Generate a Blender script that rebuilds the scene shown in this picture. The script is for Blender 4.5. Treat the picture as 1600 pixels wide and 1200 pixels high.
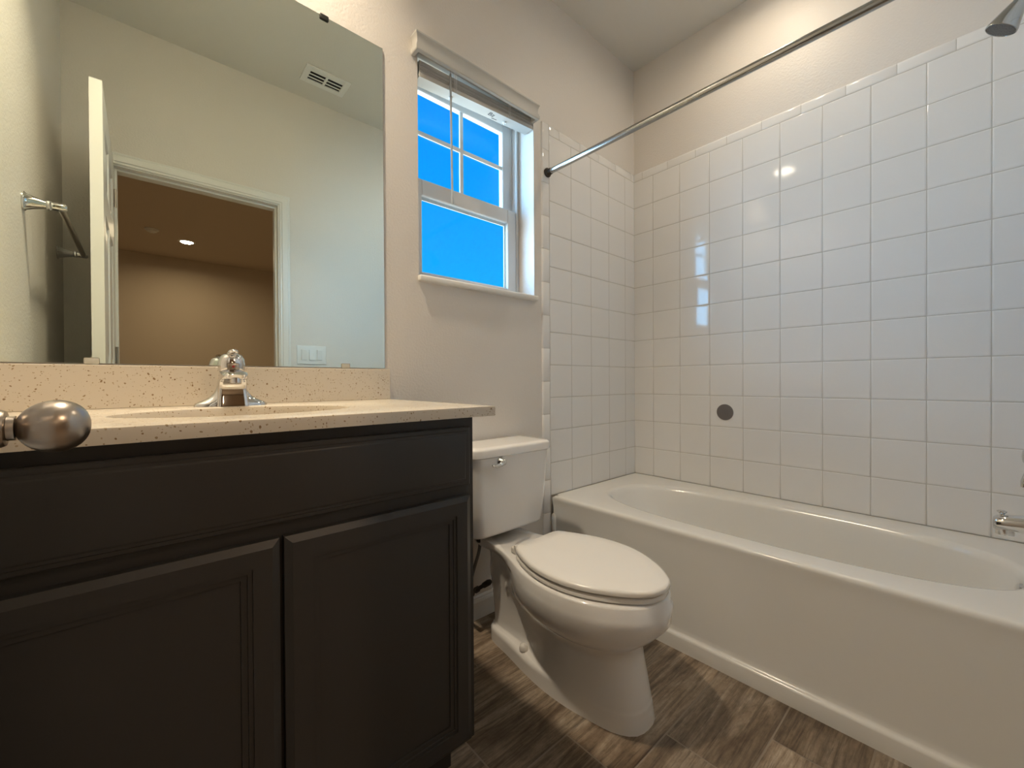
import bpy, bmesh, math, random
from math import sin, cos, pi, radians, sqrt
from mathutils import Vector, Matrix

random.seed(7)
for o in list(bpy.data.objects):
    bpy.data.objects.remove(o, do_unlink=True)
scene = bpy.context.scene
COL = scene.collection

# ------------------------------------------------------------------ camera
cam_d = bpy.data.cameras.new('camera')
cam = bpy.data.objects.new('camera', cam_d)
COL.objects.link(cam)
YAW, PIT, ROL = radians(48.533), radians(-0.386), radians(-0.3187)
fw = Vector((cos(YAW) * cos(PIT), sin(YAW) * cos(PIT), sin(PIT)))
rt0 = Vector((sin(YAW), -cos(YAW), 0))
up0 = rt0.cross(fw)
rt = rt0 * cos(ROL) + up0 * sin(ROL)
up = -rt0 * sin(ROL) + up0 * cos(ROL)
cam.matrix_world = Matrix(((rt.x, up.x, -fw.x, -2.154), (rt.y, up.y, -fw.y, -1.3552),
                           (rt.z, up.z, -fw.z, 0.9574), (0, 0, 0, 1)))
cam_d.sensor_width = 36.0
cam_d.lens = 36.0 * 648.83 / 1600.0
cam_d.clip_start = 0.02
scene.camera = cam

# ------------------------------------------------------------------ exposure and sky
vs = scene.view_settings
vs.view_transform = 'Standard'
vs.look = 'None'
vs.gamma = 1.0
vs.exposure = 0.08
vs.use_curve_mapping = False

VANITY_POWER = 11.0       # recessed light over the vanity
SHOWER_POWER = 2.3        # recessed light over the tub, much dimmer
CAN_COLOR = (1.0, 0.84, 0.63)
BED_POWER = 7.5
BED_COLOR = (1.0, 0.70, 0.44)

world = bpy.data.worlds.new('sky')
scene.world = world
world.use_nodes = True
wn = world.node_tree
wn.nodes.clear()
w_out = wn.nodes.new('ShaderNodeOutputWorld')
w_bg = wn.nodes.new('ShaderNodeBackground')
w_tc = wn.nodes.new('ShaderNodeTexCoord')
w_sep = wn.nodes.new('ShaderNodeSeparateXYZ')
wn.links.new(w_tc.outputs['Generated'], w_sep.inputs[0])
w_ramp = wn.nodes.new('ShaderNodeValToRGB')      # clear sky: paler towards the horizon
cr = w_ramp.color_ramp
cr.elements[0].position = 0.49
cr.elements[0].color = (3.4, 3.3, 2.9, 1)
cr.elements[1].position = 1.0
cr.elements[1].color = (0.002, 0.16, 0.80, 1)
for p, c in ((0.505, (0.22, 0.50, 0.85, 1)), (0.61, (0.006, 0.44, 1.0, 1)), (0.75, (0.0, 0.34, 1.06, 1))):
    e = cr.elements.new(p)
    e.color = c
w_map = wn.nodes.new('ShaderNodeMath'); w_map.operation = 'MULTIPLY_ADD'
w_map.inputs[1].default_value = 0.5; w_map.inputs[2].default_value = 0.5
wn.links.new(w_sep.outputs[2], w_map.inputs[0])
wn.links.new(w_map.outputs[0], w_ramp.inputs[0])
w_dot = wn.nodes.new('ShaderNodeVectorMath'); w_dot.operation = 'DOT_PRODUCT'   # glow added left of the visible blue to bring daylight indoors
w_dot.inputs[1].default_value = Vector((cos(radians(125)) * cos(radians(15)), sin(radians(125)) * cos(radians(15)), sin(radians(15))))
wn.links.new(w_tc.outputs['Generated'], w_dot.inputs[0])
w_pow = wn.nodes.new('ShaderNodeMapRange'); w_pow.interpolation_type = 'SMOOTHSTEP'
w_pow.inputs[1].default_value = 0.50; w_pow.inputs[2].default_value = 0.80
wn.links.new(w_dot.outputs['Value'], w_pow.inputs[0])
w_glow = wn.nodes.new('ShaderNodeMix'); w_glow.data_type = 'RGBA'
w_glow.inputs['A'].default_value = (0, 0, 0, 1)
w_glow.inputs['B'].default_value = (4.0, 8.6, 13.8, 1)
w_low = wn.nodes.new('ShaderNodeMapRange'); w_low.interpolation_type = 'SMOOTHSTEP'     # the added glow weakens higher up
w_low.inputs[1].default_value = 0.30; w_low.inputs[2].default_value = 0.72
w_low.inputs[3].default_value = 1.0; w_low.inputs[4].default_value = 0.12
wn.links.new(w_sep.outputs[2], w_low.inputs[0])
w_glow_fac = wn.nodes.new('ShaderNodeMath'); w_glow_fac.operation = 'MULTIPLY'
wn.links.new(w_pow.outputs[0], w_glow_fac.inputs[0]); wn.links.new(w_low.outputs[0], w_glow_fac.inputs[1])
wn.links.new(w_glow_fac.outputs[0], w_glow.inputs['Factor'])
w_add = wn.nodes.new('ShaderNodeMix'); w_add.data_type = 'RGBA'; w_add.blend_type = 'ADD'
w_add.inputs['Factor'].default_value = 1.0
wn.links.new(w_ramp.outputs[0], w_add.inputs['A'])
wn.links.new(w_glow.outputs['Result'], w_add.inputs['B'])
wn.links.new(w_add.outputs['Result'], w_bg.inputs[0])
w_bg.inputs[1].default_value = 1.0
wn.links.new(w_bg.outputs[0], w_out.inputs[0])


# ================================================================== materials
def mat(name, color=(0.8, 0.8, 0.8), rough=0.5, metal=0.0, spec=0.5, bump=None, coat=0.0):
    m = bpy.data.materials.new(name)
    m.use_nodes = True
    nt = m.node_tree
    b = nt.nodes['Principled BSDF']
    b.inputs['Base Color'].default_value = (*color, 1)
    b.inputs['Roughness'].default_value = rough
    b.inputs['Metallic'].default_value = metal
    b.inputs['Specular IOR Level'].default_value = spec
    if coat:
        b.inputs['Coat Weight'].default_value = coat
        b.inputs['Coat Roughness'].default_value = 0.05
    if bump:
        sc, st, dist = bump
        tc = nt.nodes.new('ShaderNodeTexCoord')
        n = nt.nodes.new('ShaderNodeTexNoise')
        n.inputs['Scale'].default_value = sc
        n.inputs['Detail'].default_value = 2.0
        nt.links.new(tc.outputs['Object'], n.inputs['Vector'])
        bp = nt.nodes.new('ShaderNodeBump')
        bp.inputs['Strength'].default_value = st
        bp.inputs['Distance'].default_value = dist
        nt.links.new(n.outputs[0], bp.inputs['Height'])
        nt.links.new(bp.outputs[0], b.inputs['Normal'])
    return m


def link_noise_color(m, c1, c2, scale, lo=0.4, hi=0.6, detail=2):
    nt = m.node_tree
    b = nt.nodes['Principled BSDF']
    tc = nt.nodes.new('ShaderNodeTexCoord')
    n = nt.nodes.new('ShaderNodeTexNoise')
    n.inputs['Scale'].default_value = scale
    n.inputs['Detail'].default_value = detail
    nt.links.new(tc.outputs['Object'], n.inputs['Vector'])
    r = nt.nodes.new('ShaderNodeValToRGB')
    r.color_ramp.elements[0].position = lo
    r.color_ramp.elements[0].color = (*c1, 1)
    r.color_ramp.elements[1].position = hi
    r.color_ramp.elements[1].color = (*c2, 1)
    nt.links.new(n.outputs[0], r.inputs[0])
    nt.links.new(r.outputs[0], b.inputs['Base Color'])
    return m


M = {}
M['paint'] = mat('wall_paint', (0.76, 0.715, 0.66), 0.42, spec=0.35, bump=(120, 0.38, 0.003))
M['ceil'] = mat('ceiling_paint', (0.72, 0.70, 0.65), 0.75, spec=0.2, bump=(110, 0.25, 0.002))
M['trimw'] = mat('trim_paint', (0.80, 0.79, 0.76), 0.28, spec=0.5)
M['vinyl'] = mat('white_vinyl', (0.70, 0.70, 0.69), 0.35)
M['tile'] = mat('glazed_tile', (0.85, 0.835, 0.81), 0.07, spec=0.55)
M['grout'] = mat('grout', (0.58, 0.55, 0.50), 0.9, spec=0.1)
M['ceramic'] = mat('vitreous_china', (0.88, 0.86, 0.83), 0.08, spec=0.55)
M['tub'] = mat('tub_enamel', (0.80, 0.785, 0.745), 0.16, spec=0.5)
M['seat'] = mat('seat_plastic', (0.88, 0.85, 0.80), 0.2)
M['chrome'] = mat('chrome', (0.72, 0.72, 0.72), 0.06, metal=1)
M['nickel'] = mat('satin_nickel', (0.46, 0.41, 0.36), 0.29, metal=1)
M['steel'] = mat('rod_steel', (0.42, 0.43, 0.43), 0.16, metal=1)
M['dark'] = mat('vent_shade', (0.012, 0.012, 0.012), 0.7)
M['bronze'] = mat('dark_valve_metal', (0.06, 0.05, 0.04), 0.4, metal=0.6)
M['braid'] = mat('braided_hose', (0.20, 0.19, 0.18), 0.45, metal=0.5, bump=(600, 0.6, 0.002))
M['cab'] = mat('espresso_paint', (0.038, 0.036, 0.0345), 0.40, spec=0.4)
M['greydisc'] = mat('grey_vinyl', (0.16, 0.145, 0.14), 0.5)
M['white_plastic'] = mat('white_plastic', (0.80, 0.80, 0.78), 0.3)
M['blind'] = mat('faux_wood_white', (0.53, 0.52, 0.485), 0.45)
M['ink'] = mat('printed_ink', (0.04, 0.045, 0.06), 0.6)
M['red'] = mat('red_dot', (0.35, 0.02, 0.02), 0.4)
M['showerface'] = mat('shower_face', (0.10, 0.09, 0.08), 0.4, bump=(260, 1.0, 0.004))
M['bedwall'] = mat('bedroom_paint', (0.62, 0.53, 0.42), 0.7, bump=(120, 0.2, 0.002))
M['carpet'] = mat('carpet', (0.55, 0.47, 0.38), 0.95, bump=(400, 0.8, 0.004))
M['clip'] = mat('clear_clip', (0.55, 0.54, 0.48), 0.25)
M['clip_dark'] = mat('dark_clip', (0.02, 0.02, 0.018), 0.3)

# mirror: slightly green silvered glass
M['mirror'] = mat('mirror_silver', (0.86, 0.93, 0.85), 0.0, metal=1)
M['mirror_edge'] = mat('mirror_edge', (0.03, 0.035, 0.03), 0.4)

# window pane
gm = bpy.data.materials.new('window_glass')
gm.use_nodes = True
nt = gm.node_tree
nt.nodes.clear()
go = nt.nodes.new('ShaderNodeOutputMaterial')
gt = nt.nodes.new('ShaderNodeBsdfTransparent')
gt.inputs[0].default_value = (0.93, 0.97, 0.98, 1)
gg = nt.nodes.new('ShaderNodeBsdfGlossy')
gg.inputs['Roughness'].default_value = 0.0
gf = nt.nodes.new('ShaderNodeFresnel')
g_geo = nt.nodes.new('ShaderNodeNewGeometry')
g_ior = nt.nodes.new('ShaderNodeMapRange')      # same index on both faces of the pane
g_ior.inputs[3].default_value = 1.22; g_ior.inputs[4].default_value = 1 / 1.22
nt.links.new(g_geo.outputs['Backfacing'], g_ior.inputs[0])
nt.links.new(g_ior.outputs[0], gf.inputs['IOR'])
gx = nt.nodes.new('ShaderNodeMixShader')
nt.links.new(gf.outputs[0], gx.inputs[0])
nt.links.new(gt.outputs[0], gx.inputs[1])
nt.links.new(gg.outputs[0], gx.inputs[2])
nt.links.new(gx.outputs[0], go.inputs[0])
M['glass'] = gm

# clear plastic wand
M['wand'] = mat('clear_wand', (0.42, 0.44, 0.45), 0.15)


def emit(name, color, strength):
    m = bpy.data.materials.new(name)
    m.use_nodes = True
    b = m.node_tree.nodes['Principled BSDF']
    b.inputs['Base Color'].default_value = (0.8, 0.8, 0.8, 1)
    b.inputs['Emission Color'].default_value = (*color, 1)
    b.inputs['Emission Strength'].default_value = strength
    return m


M['lens'] = emit('lit_lens', (1.0, 0.86, 0.66), 30.0)


def speckle_material(name, base):
    m = mat(name, base, 0.22, spec=0.5)
    nt = m.node_tree
    b = nt.nodes['Principled BSDF']
    tc = nt.nodes.new('ShaderNodeTexCoord')
    nz = nt.nodes.new('ShaderNodeTexNoise'); nz.inputs['Scale'].default_value = 30
    nt.links.new(tc.outputs['Object'], nz.inputs['Vector'])
    mixv = nt.nodes.new('ShaderNodeMix'); mixv.data_type = 'VECTOR'
    mixv.inputs['Factor'].default_value = 0.02
    nt.links.new(tc.outputs['Object'], mixv.inputs['A'])
    nt.links.new(nz.outputs['Color'], mixv.inputs['B'])
    last = None
    for k, (scale, size, frac, dark) in enumerate(((125, 0.30, 0.34, (0.30, 0.20, 0.11)),
                                                  (190, 0.34, 0.36, (0.38, 0.28, 0.17)),
                                                  (250, 0.36, 0.45, (0.50, 0.40, 0.27)))):
        v = nt.nodes.new('ShaderNodeTexVoronoi'); v.inputs['Scale'].default_value = scale
        v.inputs['Randomness'].default_value = 1.0
        nt.links.new(mixv.outputs['Result'], v.inputs['Vector'])
        sp = nt.nodes.new('ShaderNodeSeparateColor')
        nt.links.new(v.outputs['Color'], sp.inputs[0])
        t = nt.nodes.new('ShaderNodeMath'); t.operation = 'MULTIPLY'      # random radius per chip, most cells bare
        mr = nt.nodes.new('ShaderNodeMapRange')
        mr.inputs[1].default_value = 1 - frac; mr.inputs[2].default_value = 1.0
        mr.inputs[3].default_value = 0.0; mr.inputs[4].default_value = 1.0
        nt.links.new(sp.outputs[0], mr.inputs[0])
        nt.links.new(mr.outputs[0], t.inputs[0]); t.inputs[1].default_value = size
        lt = nt.nodes.new('ShaderNodeMath'); lt.operation = 'LESS_THAN'
        nt.links.new(v.outputs['Distance'], lt.inputs[0])
        nt.links.new(t.outputs[0], lt.inputs[1])
        mx = nt.nodes.new('ShaderNodeMix'); mx.data_type = 'RGBA'
        nt.links.new(lt.outputs[0], mx.inputs['Factor'])
        if last is None:
            mx.inputs['A'].default_value = (*base, 1)
        else:
            nt.links.new(last.outputs['Result'], mx.inputs['A'])
        mx.inputs['B'].default_value = (*dark, 1)
        last = mx
    nt.links.new(last.outputs['Result'], b.inputs['Base Color'])
    return m


M['stone'] = speckle_material('speckled_stone', (0.70, 0.63, 0.525))


def plank_material():
    m = mat('wood_look_tile', (0.2, 0.16, 0.12), 0.42, spec=0.4)
    nt = m.node_tree
    b = nt.nodes['Principled BSDF']
    tc = nt.nodes.new('ShaderNodeTexCoord')
    at = nt.nodes.new('ShaderNodeAttribute'); at.attribute_name = 'plank'
    off = nt.nodes.new('ShaderNodeVectorMath'); off.operation = 'SCALE'
    nt.links.new(at.outputs['Color'], off.inputs[0]); off.inputs['Scale'].default_value = 9.0
    add = nt.nodes.new('ShaderNodeVectorMath'); add.operation = 'ADD'
    nt.links.new(tc.outputs['Object'], add.inputs[0]); nt.links.new(off.outputs[0], add.inputs[1])

    def noise(scl, detail, rough, dist=0.0):
        mp = nt.nodes.new('ShaderNodeMapping'); mp.inputs['Scale'].default_value = scl
        nt.links.new(add.outputs[0], mp.inputs['Vector'])
        n = nt.nodes.new('ShaderNodeTexNoise'); n.inputs['Scale'].default_value = 1.0
        n.inputs['Detail'].default_value = detail; n.inputs['Roughness'].default_value = rough
        n.inputs['Distortion'].default_value = dist
        nt.links.new(mp.outputs[0], n.inputs['Vector'])
        return n
    big = noise((2.2, 15, 1), 4, 0.6, 0.9)
    fine = noise((5.5, 95, 1), 6, 0.7, 0.7)
    worn = noise((26, 48, 1), 7, 0.8)
    r1 = nt.nodes.new('ShaderNodeValToRGB')
    r1.color_ramp.elements[0].position = 0.33; r1.color_ramp.elements[0].color = (0.130, 0.090, 0.060, 1)
    r1.color_ramp.elements[1].position = 0.66; r1.color_ramp.elements[1].color = (0.44, 0.365, 0.285, 1)
    e = r1.color_ramp.elements.new(0.5); e.color = (0.275, 0.212, 0.155, 1)
    nt.links.new(big.outputs[0], r1.inputs[0])
    r2 = nt.nodes.new('ShaderNodeValToRGB')
    r2.color_ramp.elements[0].position = 0.36; r2.color_ramp.elements[0].color = (0.36, 0.32, 0.28, 1)
    r2.color_ramp.elements[1].position = 0.55; r2.color_ramp.elements[1].color = (1.12, 1.10, 1.06, 1)
    nt.links.new(fine.outputs[0], r2.inputs[0])
    mul = nt.nodes.new('ShaderNodeMix'); mul.data_type = 'RGBA'; mul.blend_type = 'MULTIPLY'
    mul.inputs['Factor'].default_value = 0.75
    nt.links.new(r1.outputs[0], mul.inputs['A']); nt.links.new(r2.outputs[0], mul.inputs['B'])
    r3 = nt.nodes.new('ShaderNodeValToRGB')
    r3.color_ramp.elements[0].position = 0.36; r3.color_ramp.elements[0].color = (0.6, 0.57, 0.53, 1)
    r3.color_ramp.elements[1].position = 0.60; r3.color_ramp.elements[1].color = (1.1, 1.1, 1.1, 1)
    nt.links.new(worn.outputs[0], r3.inputs[0])
    mul2 = nt.nodes.new('ShaderNodeMix'); mul2.data_type = 'RGBA'; mul2.blend_type = 'MULTIPLY'
    mul2.inputs['Factor'].default_value = 0.7
    nt.links.new(mul.outputs['Result'], mul2.inputs['A']); nt.links.new(r3.outputs[0], mul2.inputs['B'])
    sepc = nt.nodes.new('ShaderNodeSeparateColor'); nt.links.new(at.outputs['Color'], sepc.inputs[0])
    mr = nt.nodes.new('ShaderNodeMapRange'); mr.inputs[3].default_value = 0.78; mr.inputs[4].default_value = 1.18
    nt.links.new(sepc.outputs[1], mr.inputs[0])
    sc = nt.nodes.new('ShaderNodeVectorMath'); sc.operation = 'SCALE'
    nt.links.new(mul2.outputs['Result'], sc.inputs[0]); nt.links.new(mr.outputs[0], sc.inputs['Scale'])
    nt.links.new(sc.outputs[0], b.inputs['Base Color'])
    bp = nt.nodes.new('ShaderNodeBump'); bp.inputs['Strength'].default_value = 0.2; bp.inputs['Distance'].default_value = 0.001
    nt.links.new(fine.outputs[0], bp.inputs['Height']); nt.links.new(bp.outputs[0], b.inputs['Normal'])
    return m


M['plank'] = plank_material()
M['floor_grout'] = mat('floor_grout', (0.30, 0.25, 0.20), 0.9)


# ================================================================== mesh helpers
def obj(name, bm, m, parent=None, smooth=None, loc=None, recalc=True):
    """link a bmesh as one mesh object; geometry is given in world space, parents sit wherever they like"""
    if recalc:
        bmesh.ops.recalc_face_normals(bm, faces=bm.faces)
    me = bpy.data.meshes.new(name)
    bm.to_mesh(me)
    bm.free()
    mats = m if isinstance(m, (list, tuple)) else [m]
    for k in mats:
        me.materials.append(k)
    if smooth is not None:
        me.shade_smooth()
        me.set_sharp_from_angle(angle=radians(smooth))
    o = bpy.data.objects.new(name, me)
    COL.objects.link(o)
    if parent is not None:
        o.parent = parent
        o.matrix_parent_inverse = Matrix.Translation(-world_loc(parent))
    return o


def world_loc(o):
    v = Vector(o.location)
    while o.parent is not None:          # parents in this scene are only ever translated
        v = v + o.matrix_parent_inverse.to_translation() + Vector(o.parent.location)
        o = o.parent
    return v


def tag(o, label, cat, group=None, kind=None):
    o['label'] = label
    o['category'] = cat
    if group:
        o['group'] = group
    if kind:
        o['kind'] = kind
    return o


def thing(name, loc, label, cat, group=None, kind=None):
    o = bpy.data.objects.new(name, None)
    o.empty_display_size = 0.05
    COL.objects.link(o)
    o.location = loc
    return tag(o, label, cat, group, kind)


def add_box(bm, x0, x1, y0, y1, z0, z1, bevel=0.0, seg=2, mi=0):
    vs_ = [bm.verts.new((x, y, z)) for x in (x0, x1) for y in (y0, y1) for z in (z0, z1)]
    fs = []
    for idx in ((0, 1, 3, 2), (4, 6, 7, 5), (0, 4, 5, 1), (2, 3, 7, 6), (0, 2, 6, 4), (1, 5, 7, 3)):
        f = bm.faces.new([vs_[i] for i in idx])
        f.material_index = mi
        fs.append(f)
    if bevel > 0:
        es = list({e for f in fs for e in f.edges})
        bmesh.ops.bevel(bm, geom=es, offset=bevel, segments=seg, profile=0.5, affect='EDGES', material=mi)
    return vs_


def box(x0, x1, y0, y1, z0, z1, bevel=0.0, seg=2):
    bm = bmesh.new()
    add_box(bm, x0, x1, y0, y1, z0, z1, bevel, seg)
    return bm


def frame_axes(d):
    d = Vector(d).normalized()
    a = Vector((0, 0, 1)) if abs(d.z) < 0.9 else Vector((1, 0, 0))
    u = d.cross(a).normalized()
    v = d.cross(u).normalized()
    return u, v, d


def add_loft(bm, rings, cap0=True, cap1=True, mi=0):
    rs = [[bm.verts.new(p) for p in r] for r in rings]
    n = len(rs[0])
    for a, b in zip(rs[:-1], rs[1:]):
        for i in range(n):
            j = (i + 1) % n
            f = bm.faces.new((a[i], a[j], b[j], b[i]))
            f.material_index = mi
    if cap0:
        bm.faces.new(list(reversed(rs[0]))).material_index = mi
    if cap1:
        bm.faces.new(rs[-1]).material_index = mi
    return rs


def ring(c, u, v, ru, rv, n=24, e=2.0, ph=0.0):
    out = []
    for i in range(n):
        t = 2 * pi * i / n + ph
        a, b = cos(t), sin(t)
        out.append(Vector(c) + Vector(u) * (ru * math.copysign(abs(a) ** (2 / e), a)) + Vector(v) * (rv * math.copysign(abs(b) ** (2 / e), b)))
    return out


def add_lathe(bm, base, axis, prof, n=28, mi=0):
    """prof: list of (radius, distance along axis)"""
    u, v, d = frame_axes(axis)
    base = Vector(base)
    rings = [ring(base + d * h, u, v, max(r, 1e-4), max(r, 1e-4), n) for r, h in prof]
    add_loft(bm, rings, True, True, mi)


def lathe(base, axis, prof, n=28):
    bm = bmesh.new()
    add_lathe(bm, base, axis, prof, n)
    return bm


def smooth_path(pts, sub=8):
    pts = [Vector(p) for p in pts]
    if len(pts) < 3:
        return pts
    P = [pts[0] * 2 - pts[1]] + pts + [pts[-1] * 2 - pts[-2]]
    out = []
    for i in range(1, len(P) - 2):
        a, b, c, d = P[i - 1], P[i], P[i + 1], P[i + 2]
        for k in range(sub):
            t = k / sub
            out.append(0.5 * ((2 * b) + (c - a) * t + (2 * a - 5 * b + 4 * c - d) * t * t + (-a + 3 * b - 3 * c + d) * t ** 3))
    out.append(pts[-1])
    return out


def add_tube(bm, pts, r, n=12, mi=0):
    pts = [Vector(p) for p in pts]
    u = None
    rings = []
    for i, p in enumerate(pts):
        d = (pts[min(i + 1, len(pts) - 1)] - pts[max(i - 1, 0)]).normalized()
        if u is None:
            u, v, _ = frame_axes(d)
        else:
            u = (u - d * u.dot(d)).normalized()
            v = d.cross(u)
        rr = r[i] if isinstance(r, (list, tuple)) else r
        rings.append(ring(p, u, v, rr, rr, n))
    add_loft(bm, rings, True, True, mi)


def tube(pts, r, n=12):
    bm = bmesh.new()
    add_tube(bm, pts, r, n)
    return bm


def profiled_rect(bm, place, u0, u1, v0, v1, prof, back=None, mi=0):
    """nested rectangular rings: prof = [(inset, height)], closed with a flat centre. place(u,v,h)->Vector"""
    prev = None
    first = None
    for ins, h in prof:
        r = [bm.verts.new(place(u, v, h)) for u, v in ((u0 + ins, v0 + ins), (u1 - ins, v0 + ins), (u1 - ins, v1 - ins), (u0 + ins, v1 - ins))]
        if prev:
            for i in range(4):
                j = (i + 1) % 4
                bm.faces.new((prev[i], prev[j], r[j], r[i])).material_index = mi
        else:
            first = r
        prev = r
    bm.faces.new(prev).material_index = mi
    if back:
        bm.faces.new(list(reversed(first))).material_index = mi


def extrude_profile(bm, prof, paths, close=True, mi=0):
    """paths: list of functions mapping a profile point to a world point"""
    rings = [[Vector(f(*p)) for p in prof] for f in paths]
    add_loft(bm, rings, close, close, mi)


# ================================================================== room shell
XL, YF, ZC = -2.437, -1.508, 2.763          # left wall, door wall, ceiling; window wall y = 0, tub wall x = 0
T = 0.1545                                   # tile pitch
ZT = 13.689 * T                              # top course line (2.115)
WX0, WX1, WZ0, WZ1 = -1.405, -0.818, 1.330, 2.185   # window opening
DX0, DX1, DZ = -2.262, -1.536, 2.040         # door opening

# floor: wood-look plank tiles laid along x
bm = bmesh.new()
lay = bm.loops.layers.color.new('plank')
rows = []
y = -0.236 + 0.188 * 2
yb = [0.0, -0.050, -0.236, -0.422, -0.6125, -0.7895, -0.985, -1.175, -1.362, -1.550]
xs = [-1.10, -1.93, -1.72, -1.51, -1.292, -1.09, -0.896, -1.30, -1.10]
G = 0.0022
for r in range(len(yb) - 1):
    y1, y0 = yb[r], yb[r + 1]
    x = xs[r] - 0.625 * 3
    while x < 0.05:
        a, b_ = max(x, XL), min(x + 0.62, 0.0)
        if b_ - a > 0.01:
            vsx = [bm.verts.new(p) for p in ((a + G, y0 + G, 0), (b_ - G, y0 + G, 0), (b_ - G, y1 - G, 0), (a + G, y1 - G, 0))]
            f = bm.faces.new(vsx)
            c = (random.random(), random.random(), random.random(), 1)
            for lp in f.loops:
                lp[lay] = c
        x += 0.62
f = bm.faces.new([bm.verts.new(p) for p in ((XL, -1.63, -0.0012), (0.01, -1.63, -0.0012), (0.01, 0.01, -0.0012), (XL, 0.01, -0.0012))])
f.material_index = 1
add_box(bm, XL - 0.1, 0.1, -1.63, 0.2, -0.08, -0.004, mi=1)
tag(obj('floor', bm, [M['plank'], M['floor_grout']], recalc=False), 'grey-brown wood-look plank tile floor', 'floor', kind='structure')

tag(obj('ceiling', box(XL - 0.12, 0.12, YF - 0.12, 0.2, ZC, ZC + 0.08), M['ceil']), 'plain painted ceiling of the bathroom', 'ceiling', kind='structure')

# window wall
bm = bmesh.new()
add_box(bm, XL - 0.12, WX0, 0.0, 0.17, 0, ZC)
add_box(bm, WX1, 0.12, 0.0, 0.17, 0, ZC)
add_box(bm, WX0, WX1, 0.0, 0.17, 0, WZ0)
add_box(bm, WX0, WX1, 0.0, 0.17, WZ1, ZC)
wall_back = tag(obj('wall_back', bm, M['paint']), 'beige textured wall with the window, mirror and toilet', 'wall', kind='structure')
wall_right = tag(obj('wall_right', box(0.008, 0.12, YF - 0.12, 0.0, 0, ZC), M['paint']), 'long wall behind the bathtub, tiled below and painted above', 'wall', kind='structure')
wall_left = tag(obj('wall_left', box(XL - 0.12, XL, YF - 0.12, 0.0, 0, ZC), M['paint']), 'side wall with the towel bar, seen in the mirror', 'wall', kind='structure')
bm = bmesh.new()
add_box(bm, XL, DX0 - 0.02, YF - 0.12, YF, 0, ZC)
add_box(bm, DX1 + 0.02, 0.008, YF - 0.12, YF, 0, ZC)
add_box(bm, DX0 - 0.02, DX1 + 0.02, YF - 0.12, YF, DZ + 0.02, ZC)
wall_front = tag(obj('wall_front', bm, M['paint']), 'wall with the doorway and light switches, seen in the mirror', 'wall', kind='structure')


# ---- tiles -------------------------------------------------------
def tile_grid(place, us, vs_, name, parent, skip=None):
    """cushion-edged tiles between the given break lines; place(u, v, h)"""
    bm = bmesh.new()
    g = 0.0011
    prof = ((0.0, -0.0016), (0.0009, -0.0007), (0.0026, -0.00016), (0.0052, 0.0), (0.0060, 0.0))
    for i in range(len(us) - 1):
        for j in range(len(vs_) - 1):
            u0, u1 = sorted((us[i], us[i + 1])); v0, v1 = sorted((vs_[j], vs_[j + 1]))
            if u1 - u0 < 0.008 or v1 - v0 < 0.008:
                continue
            ta, tb = random.gauss(0, 0.0016), random.gauss(0, 0.0016)
            uc, vc = (u0 + u1) / 2, (v0 + v1) / 2
            pl = lambda u, v, h: place(u, v, h + ta * (u - uc) + tb * (v - vc))
            profiled_rect(bm, pl, u0 + g, u1 - g, v0 + g, v1 - g, prof, mi=0)
    ua, ub, va, vb = min(us), max(us), min(vs_), max(vs_)
    q = [bm.verts.new(place(u, v, -0.0013)) for u, v in ((ua, va), (ub, va), (ub, vb), (ua, vb))]
    bm.faces.new(q).material_index = 1
    return obj(name, bm, [M['tile'], M['grout']], parent, smooth=50, recalc=False)


zr = [ZT - k * T for k in range(0, 12)]            # course lines down to the tub deck
ycol = [0.0] + [-(0.808 + 1.0128 * k) * T for k in range(0, 9)] + [YF]
tile_grid(lambda u, v, h: Vector((-h, -u, v)), [-a for a in ycol], zr, 'tile_panel', wall_right)
xcol = [0.0, -0.0957] + [-(1.632 + 1.0128 * k) * T for k in range(0, 4)]
tile_grid(lambda u, v, h: Vector((-u, -0.007 - h, v)), [-a for a in xcol], zr, 'tile_panel', wall_back)
tile_grid(lambda u, v, h: Vector((-u, YF + 0.007 + h, v)), [0.0, 0.125, 0.2815, 0.438, 0.5945, 0.72], zr, 'tile_panel', wall_front)


def bullnose(name, parent, place, lines, w=0.047):
    """narrow rounded trim pieces; place(s, t, h): s along, t across from the tile edge outwards"""
    bm = bmesh.new()
    prof = [(0.001, -0.0016), (0.003, -0.0002), (0.006, 0.0), (w - 0.012, 0.0), (w - 0.005, -0.0012), (w - 0.0015, -0.004), (w, -0.0075)]
    for a, b_ in zip(lines[:-1], lines[1:]):
        a, b_ = a + 0.0011, b_ - 0.0011
        rs = [[bm.verts.new(place(s, t, h - (0.001 if k in (0, 3) else 0))) for t, h in prof] for k, s in enumerate((a, a + 0.002, b_ - 0.002, b_))]
        for r0, r1 in zip(rs[:-1], rs[1:]):
            for i in range(len(prof) - 1):
                bm.faces.new((r0[i], r1[i], r1[i + 1], r0[i + 1]))
    q = [bm.verts.new(place(s, t, -0.0013)) for s, t in ((lines[0], 0), (lines[-1], 0), (lines[-1], w - 0.008), (lines[0], w - 0.008))]
    bm.faces.new(q).material_index = 1
    return obj(name, bm, [M['tile'], M['grout']], parent, smooth=50)


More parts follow.
